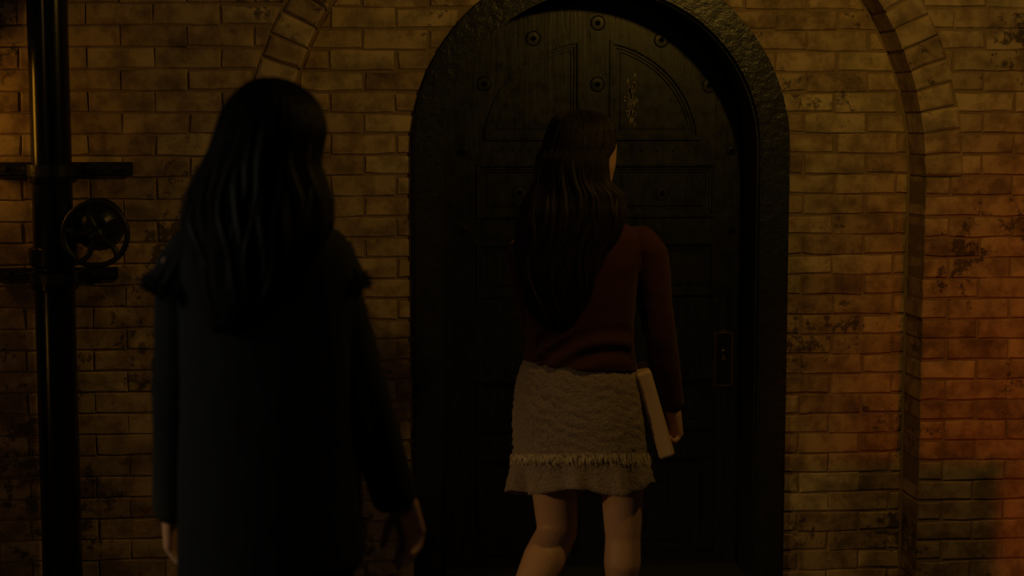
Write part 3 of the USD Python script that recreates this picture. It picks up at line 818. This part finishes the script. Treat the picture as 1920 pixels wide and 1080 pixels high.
# ------------------------------------------------------------------ woman in the foreground
Y1 = -2.12
O1 = px(505, 800, Y1) * (1, 1, 0)
w1 = thing('person', O1, label='person with long black hair in a dark coat with frilled shoulders, nearest the viewer', cat='person')
def P1(x, y, o=0.0): return px(x, y, Y1 + o)
hm, HP1 = head(P1(512, 265, 0.03), 0.35, 1.0)
sk = [hm, bone(P1(508, 330, 0.0), P1(505, 430, -0.01), 0.055, 0.060)]
sk += [man(ring_loft(px_rings([(420, 440, 570, 0.12, 0), (470, 360, 640, 0.17, 0), (600, 360, 645, 0.19, 0), (760, 375, 640, 0.18, 0), (900, 355, 655, 0.21, 0), (1040, 352, 660, 0.21, 0), (1110, 370, 640, 0.19, 0)], Y1, 2), 28))]
sL, eL, wL = P1(338, 500, 0.0), P1(330, 740, 0.05), P1(322, 968, 0.13)
sR, eR, wR = P1(628, 500, 0.0), P1(681, 735, 0.0), P1(760, 945, 0.07)
sk += chain([sL, eL, wL], [0.046, 0.036, 0.025]) + chain([sR, eR, wR], [0.046, 0.036, 0.025])
sk += [hand(wL, P1(326, 1060, 0.15) - wL, np.array([0.25, 0.95, 0]), 0.42, 0.95, -1),
       hand(wR, P1(786, 1060, 0.10) - wR, np.array([-0.75, 0.65, 0]), 0.45, 0.98, 1)]
hL, kL, aL = P1(430, 1080), P1(425, 1330, 0.02), P1(420, 1610, 0.0)
hR, kR, aR = P1(590, 1080), P1(592, 1330, 0.04), P1(600, 1610, 0.06)
aL[2] = aR[2] = 0.105
sk += leg_bones(hL, kL, aL, (0, 1, 0)) + leg_bones(hR, kR, aR, (0.05, 1, 0))
body1 = soften(union(sk), 0.009, 9)
part(w1, 'body', body1, 'skin', O1)
for sx in (-1, 1):
    e = trimesh.creation.icosphere(2, 0.0115); e.apply_translation(HP1(sx * 0.029, 0.072, 0.016)); part(w1, 'eye', e, 'eye_white', O1)
cr = px_rings([(408, 455, 560, 0.13, 0), (422, 410, 606, 0.16, 0), (438, 372, 636, 0.19, 0), (462, 335, 660, 0.22, 0), (500, 322, 672, 0.24, 0), (600, 334, 672, 0.26, 0), (720, 336, 675, 0.265, 0), (880, 333, 677, 0.275, 0), (980, 332, 681, 0.285, 0), (1048, 332, 683, 0.29, 0), (1060, 332, 668, 0.285, 0), (1140, 332, 662, 0.29, 0), (1230, 330, 676, 0.30, 0)], Y1, 5)
ct = man(ring_loft(cr, 72))
slv = chain([P1(612, 470, 0), P1(622, 505, 0), P1(633, 560, 0), eR, P1(736, 925, 0.06)], [0.050, 0.053, 0.053, 0.052, 0.050]) + chain([P1(360, 470, 0), P1(338, 505, 0.01), P1(334, 560, 0.02), eL, P1(322, 950, 0.12)], [0.050, 0.054, 0.051, 0.050, 0.040])
cuts = []
def cuff_cut(p, d, r=0.09):
    d = np.array(d, float); d /= np.linalg.norm(d)
    return man(cyl(np.array(p), np.array(p) + d * 0.2, r, n=20))
coat = union([ct] + slv)
coat = coat - cuff_cut(P1(748, 942, 0.065), P1(762, 985, 0.08) - P1(742, 900, 0.05)) - cuff_cut(P1(322, 972, 0.125), P1(322, 1000, 0.13) - P1(322, 960, 0.12), 0.07)
coat = soften(coat, 0.012, 4)
coat = wrinkle(coat, 0.006, 7, 8, (1, 1, 0.35)); coat = wrinkle(coat, 0.002, 26, 2, (1, 1, 0.6))
part(w1, 'coat', coat, 'coat_wool', O1)
# frilled caps over the shoulders
def frill(c0, c1, r0, r1, seed, tilt):
    a, b = np.array(c0), np.array(c1); ax = b - a; L = np.linalg.norm(ax); ax /= L
    u = np.cross(ax, [0, 1.0, 0]); u /= np.linalg.norm(u); w = np.cross(ax, u)
    n = 96; V, Fc = [], []; m = 12
    for layer in (0, 1):
        for i in range(m):
            s = i / (m - 1)
            for j in range(n):
                t = 2 * math.pi * j / n
                r = r0 + (r1 - r0) * (s ** 1.6) - 0.006 * layer
                r *= 1 + s * (0.075 * math.sin(13 * t + seed) + 0.05 * math.sin(29 * t + 2 * seed))
                V.append(a + ax * (L * s * (1 + 0.08 * s * math.sin(17 * t + seed))) + r * (math.cos(t) * u + math.sin(t) * w))
    for layer in (0, 1):
        o = layer * m * n
        for i in range(m - 1):
            for j in range(n):
                q = [o + i * n + j, o + i * n + (j + 1) % n, o + (i + 1) * n + (j + 1) % n, o + (i + 1) * n + j]
                if layer: q = q[::-1]
                Fc += [[q[0], q[1], q[2]], [q[0], q[2], q[3]]]
    for i in (0, m - 1):
        for j in range(n):
            q = [i * n + j, i * n + (j + 1) % n, m * n + i * n + (j + 1) % n, m * n + i * n + j]
            if i == 0: q = q[::-1]
            Fc += [[q[0], q[2], q[1]], [q[0], q[3], q[2]]]
    return trimesh.Trimesh(np.array(V), np.array(Fc), process=False)
for c0, c1, sd in (((614, 462), (634, 545), 0.4), ((366, 462), (324, 556), 1.9)):
    f = frill(P1(*c0), P1(*c1), 0.052, 0.066, sd, 0)
    Fp = part(w1, 'shoulder_frill', f, 'coat_fringe', O1)
    r4 = np.random.default_rng(int(sd * 10)); th = []
    ax = P1(*c1) - P1(*c0); ax /= np.linalg.norm(ax); u = np.cross(ax, [0, 1.0, 0]); u /= np.linalg.norm(u); w = np.cross(ax, u)
    for k in range(260):
        t = r4.uniform(0, 6.283); e = P1(*c1) + 0.064 * (math.cos(t) * u + math.sin(t) * w) - ax * r4.uniform(0, 0.03)
        d = ax * r4.uniform(0.2, 1) + (math.cos(t) * u + math.sin(t) * w) * r4.uniform(0.1, 1.0) + r4.normal(0, 0.2, 3); d /= np.linalg.norm(d)
        th.append(tube([e, e + d * 0.008, e + d * r4.uniform(0.011, 0.022)], [0.0014, 0.0012, 0.0005], 4))
    part(Fp, 'thread', cat(*th), 'coat_fringe', O1 * 0 + O1, kind='stuff')
hr1 = px_rings([(145, 488, 520, 0.06, 0.02), (150, 474, 540, 0.10, 0.02), (162, 455, 563, 0.14, 0.02), (182, 435, 586, 0.19, 0.015), (210, 418, 603, 0.225, 0.01), (245, 406, 609, 0.235, 0.0), (280, 394, 603, 0.23, -0.01), (305, 384, 600, 0.22, -0.02), (340, 367, 610, 0.20, -0.035), (378, 350, 621, 0.18, -0.055),
                (415, 343, 621, 0.165, -0.075), (450, 352, 606, 0.15, -0.09), (490, 362, 585, 0.13, -0.10), (530, 370, 560, 0.11, -0.108), (570, 378, 520, 0.09, -0.115), (600, 388, 480, 0.07, -0.12), (624, 402, 446, 0.03, -0.125)], Y1, 5)
hmesh = man(groove(hr1, 120, 0.006, 11))
fc = place(sph((0, 0, 0), (0.062, 0.07, 0.12), 3), HP1(0.0, 0.115, -0.035), np.array([math.cos(.35), -math.sin(.35), 0]), np.array([math.sin(.35), math.cos(.35), 0]), np.array([0, 0, 1.0]))
part(w1, 'hair', cat(tri(hmesh - fc), locks(hr1, 26, 8, (-math.pi - 0.2, 0.2), 0.12, 0.012)), 'black_hair', O1, smooth=50)
hair_curves(w1 + '/hair_strand', [(c - O1, u, w) for c, u, w in hr1], 'black_hair', 1300, 31, 0.0016, (-math.pi - 0.3, 0.3), 0.10, 0.35, 1.02)
for an, td in ((aL, (0, 1, 0)), (aR, (0.05, 1, 0))):
    part(w1, 'shoe', shoe(an, td, 0.06), 'shoe_leather', O1)
# gold ring on her right hand: round the first joint of the ring finger
ey = P1(786, 1060, 0.10) - wR; ey /= np.linalg.norm(ey)
ex = np.array([-0.75, 0.65, 0]); ex -= ey * (ex @ ey); ex /= np.linalg.norm(ex); ez = np.cross(ex, ey)
an_ = 0.45 * 1.15 * (0.25 + 0.8); fd = math.cos(an_) * ey + math.sin(an_) * ez
rc = wR + 0.98 * (-0.0095 * ex + 0.079 * ey) + 0.98 * 0.074 * 0.45 * 0.62 * fd
ua = np.cross(fd, ez); ua /= np.linalg.norm(ua); ub = np.cross(fd, ua)
rp = [rc + 0.0098 * (math.cos(t) * ua + math.sin(t) * ub) for t in np.linspace(0, 6.283, 24, endpoint=False)]
rg = thing('finger_ring', rc, label='small gold ring on the right hand of the person in the dark coat', cat='ring')
obj('band', tube([q - rc for q in rp], 0.0022, 8, closed=True), 'gold', rg, smooth=True)
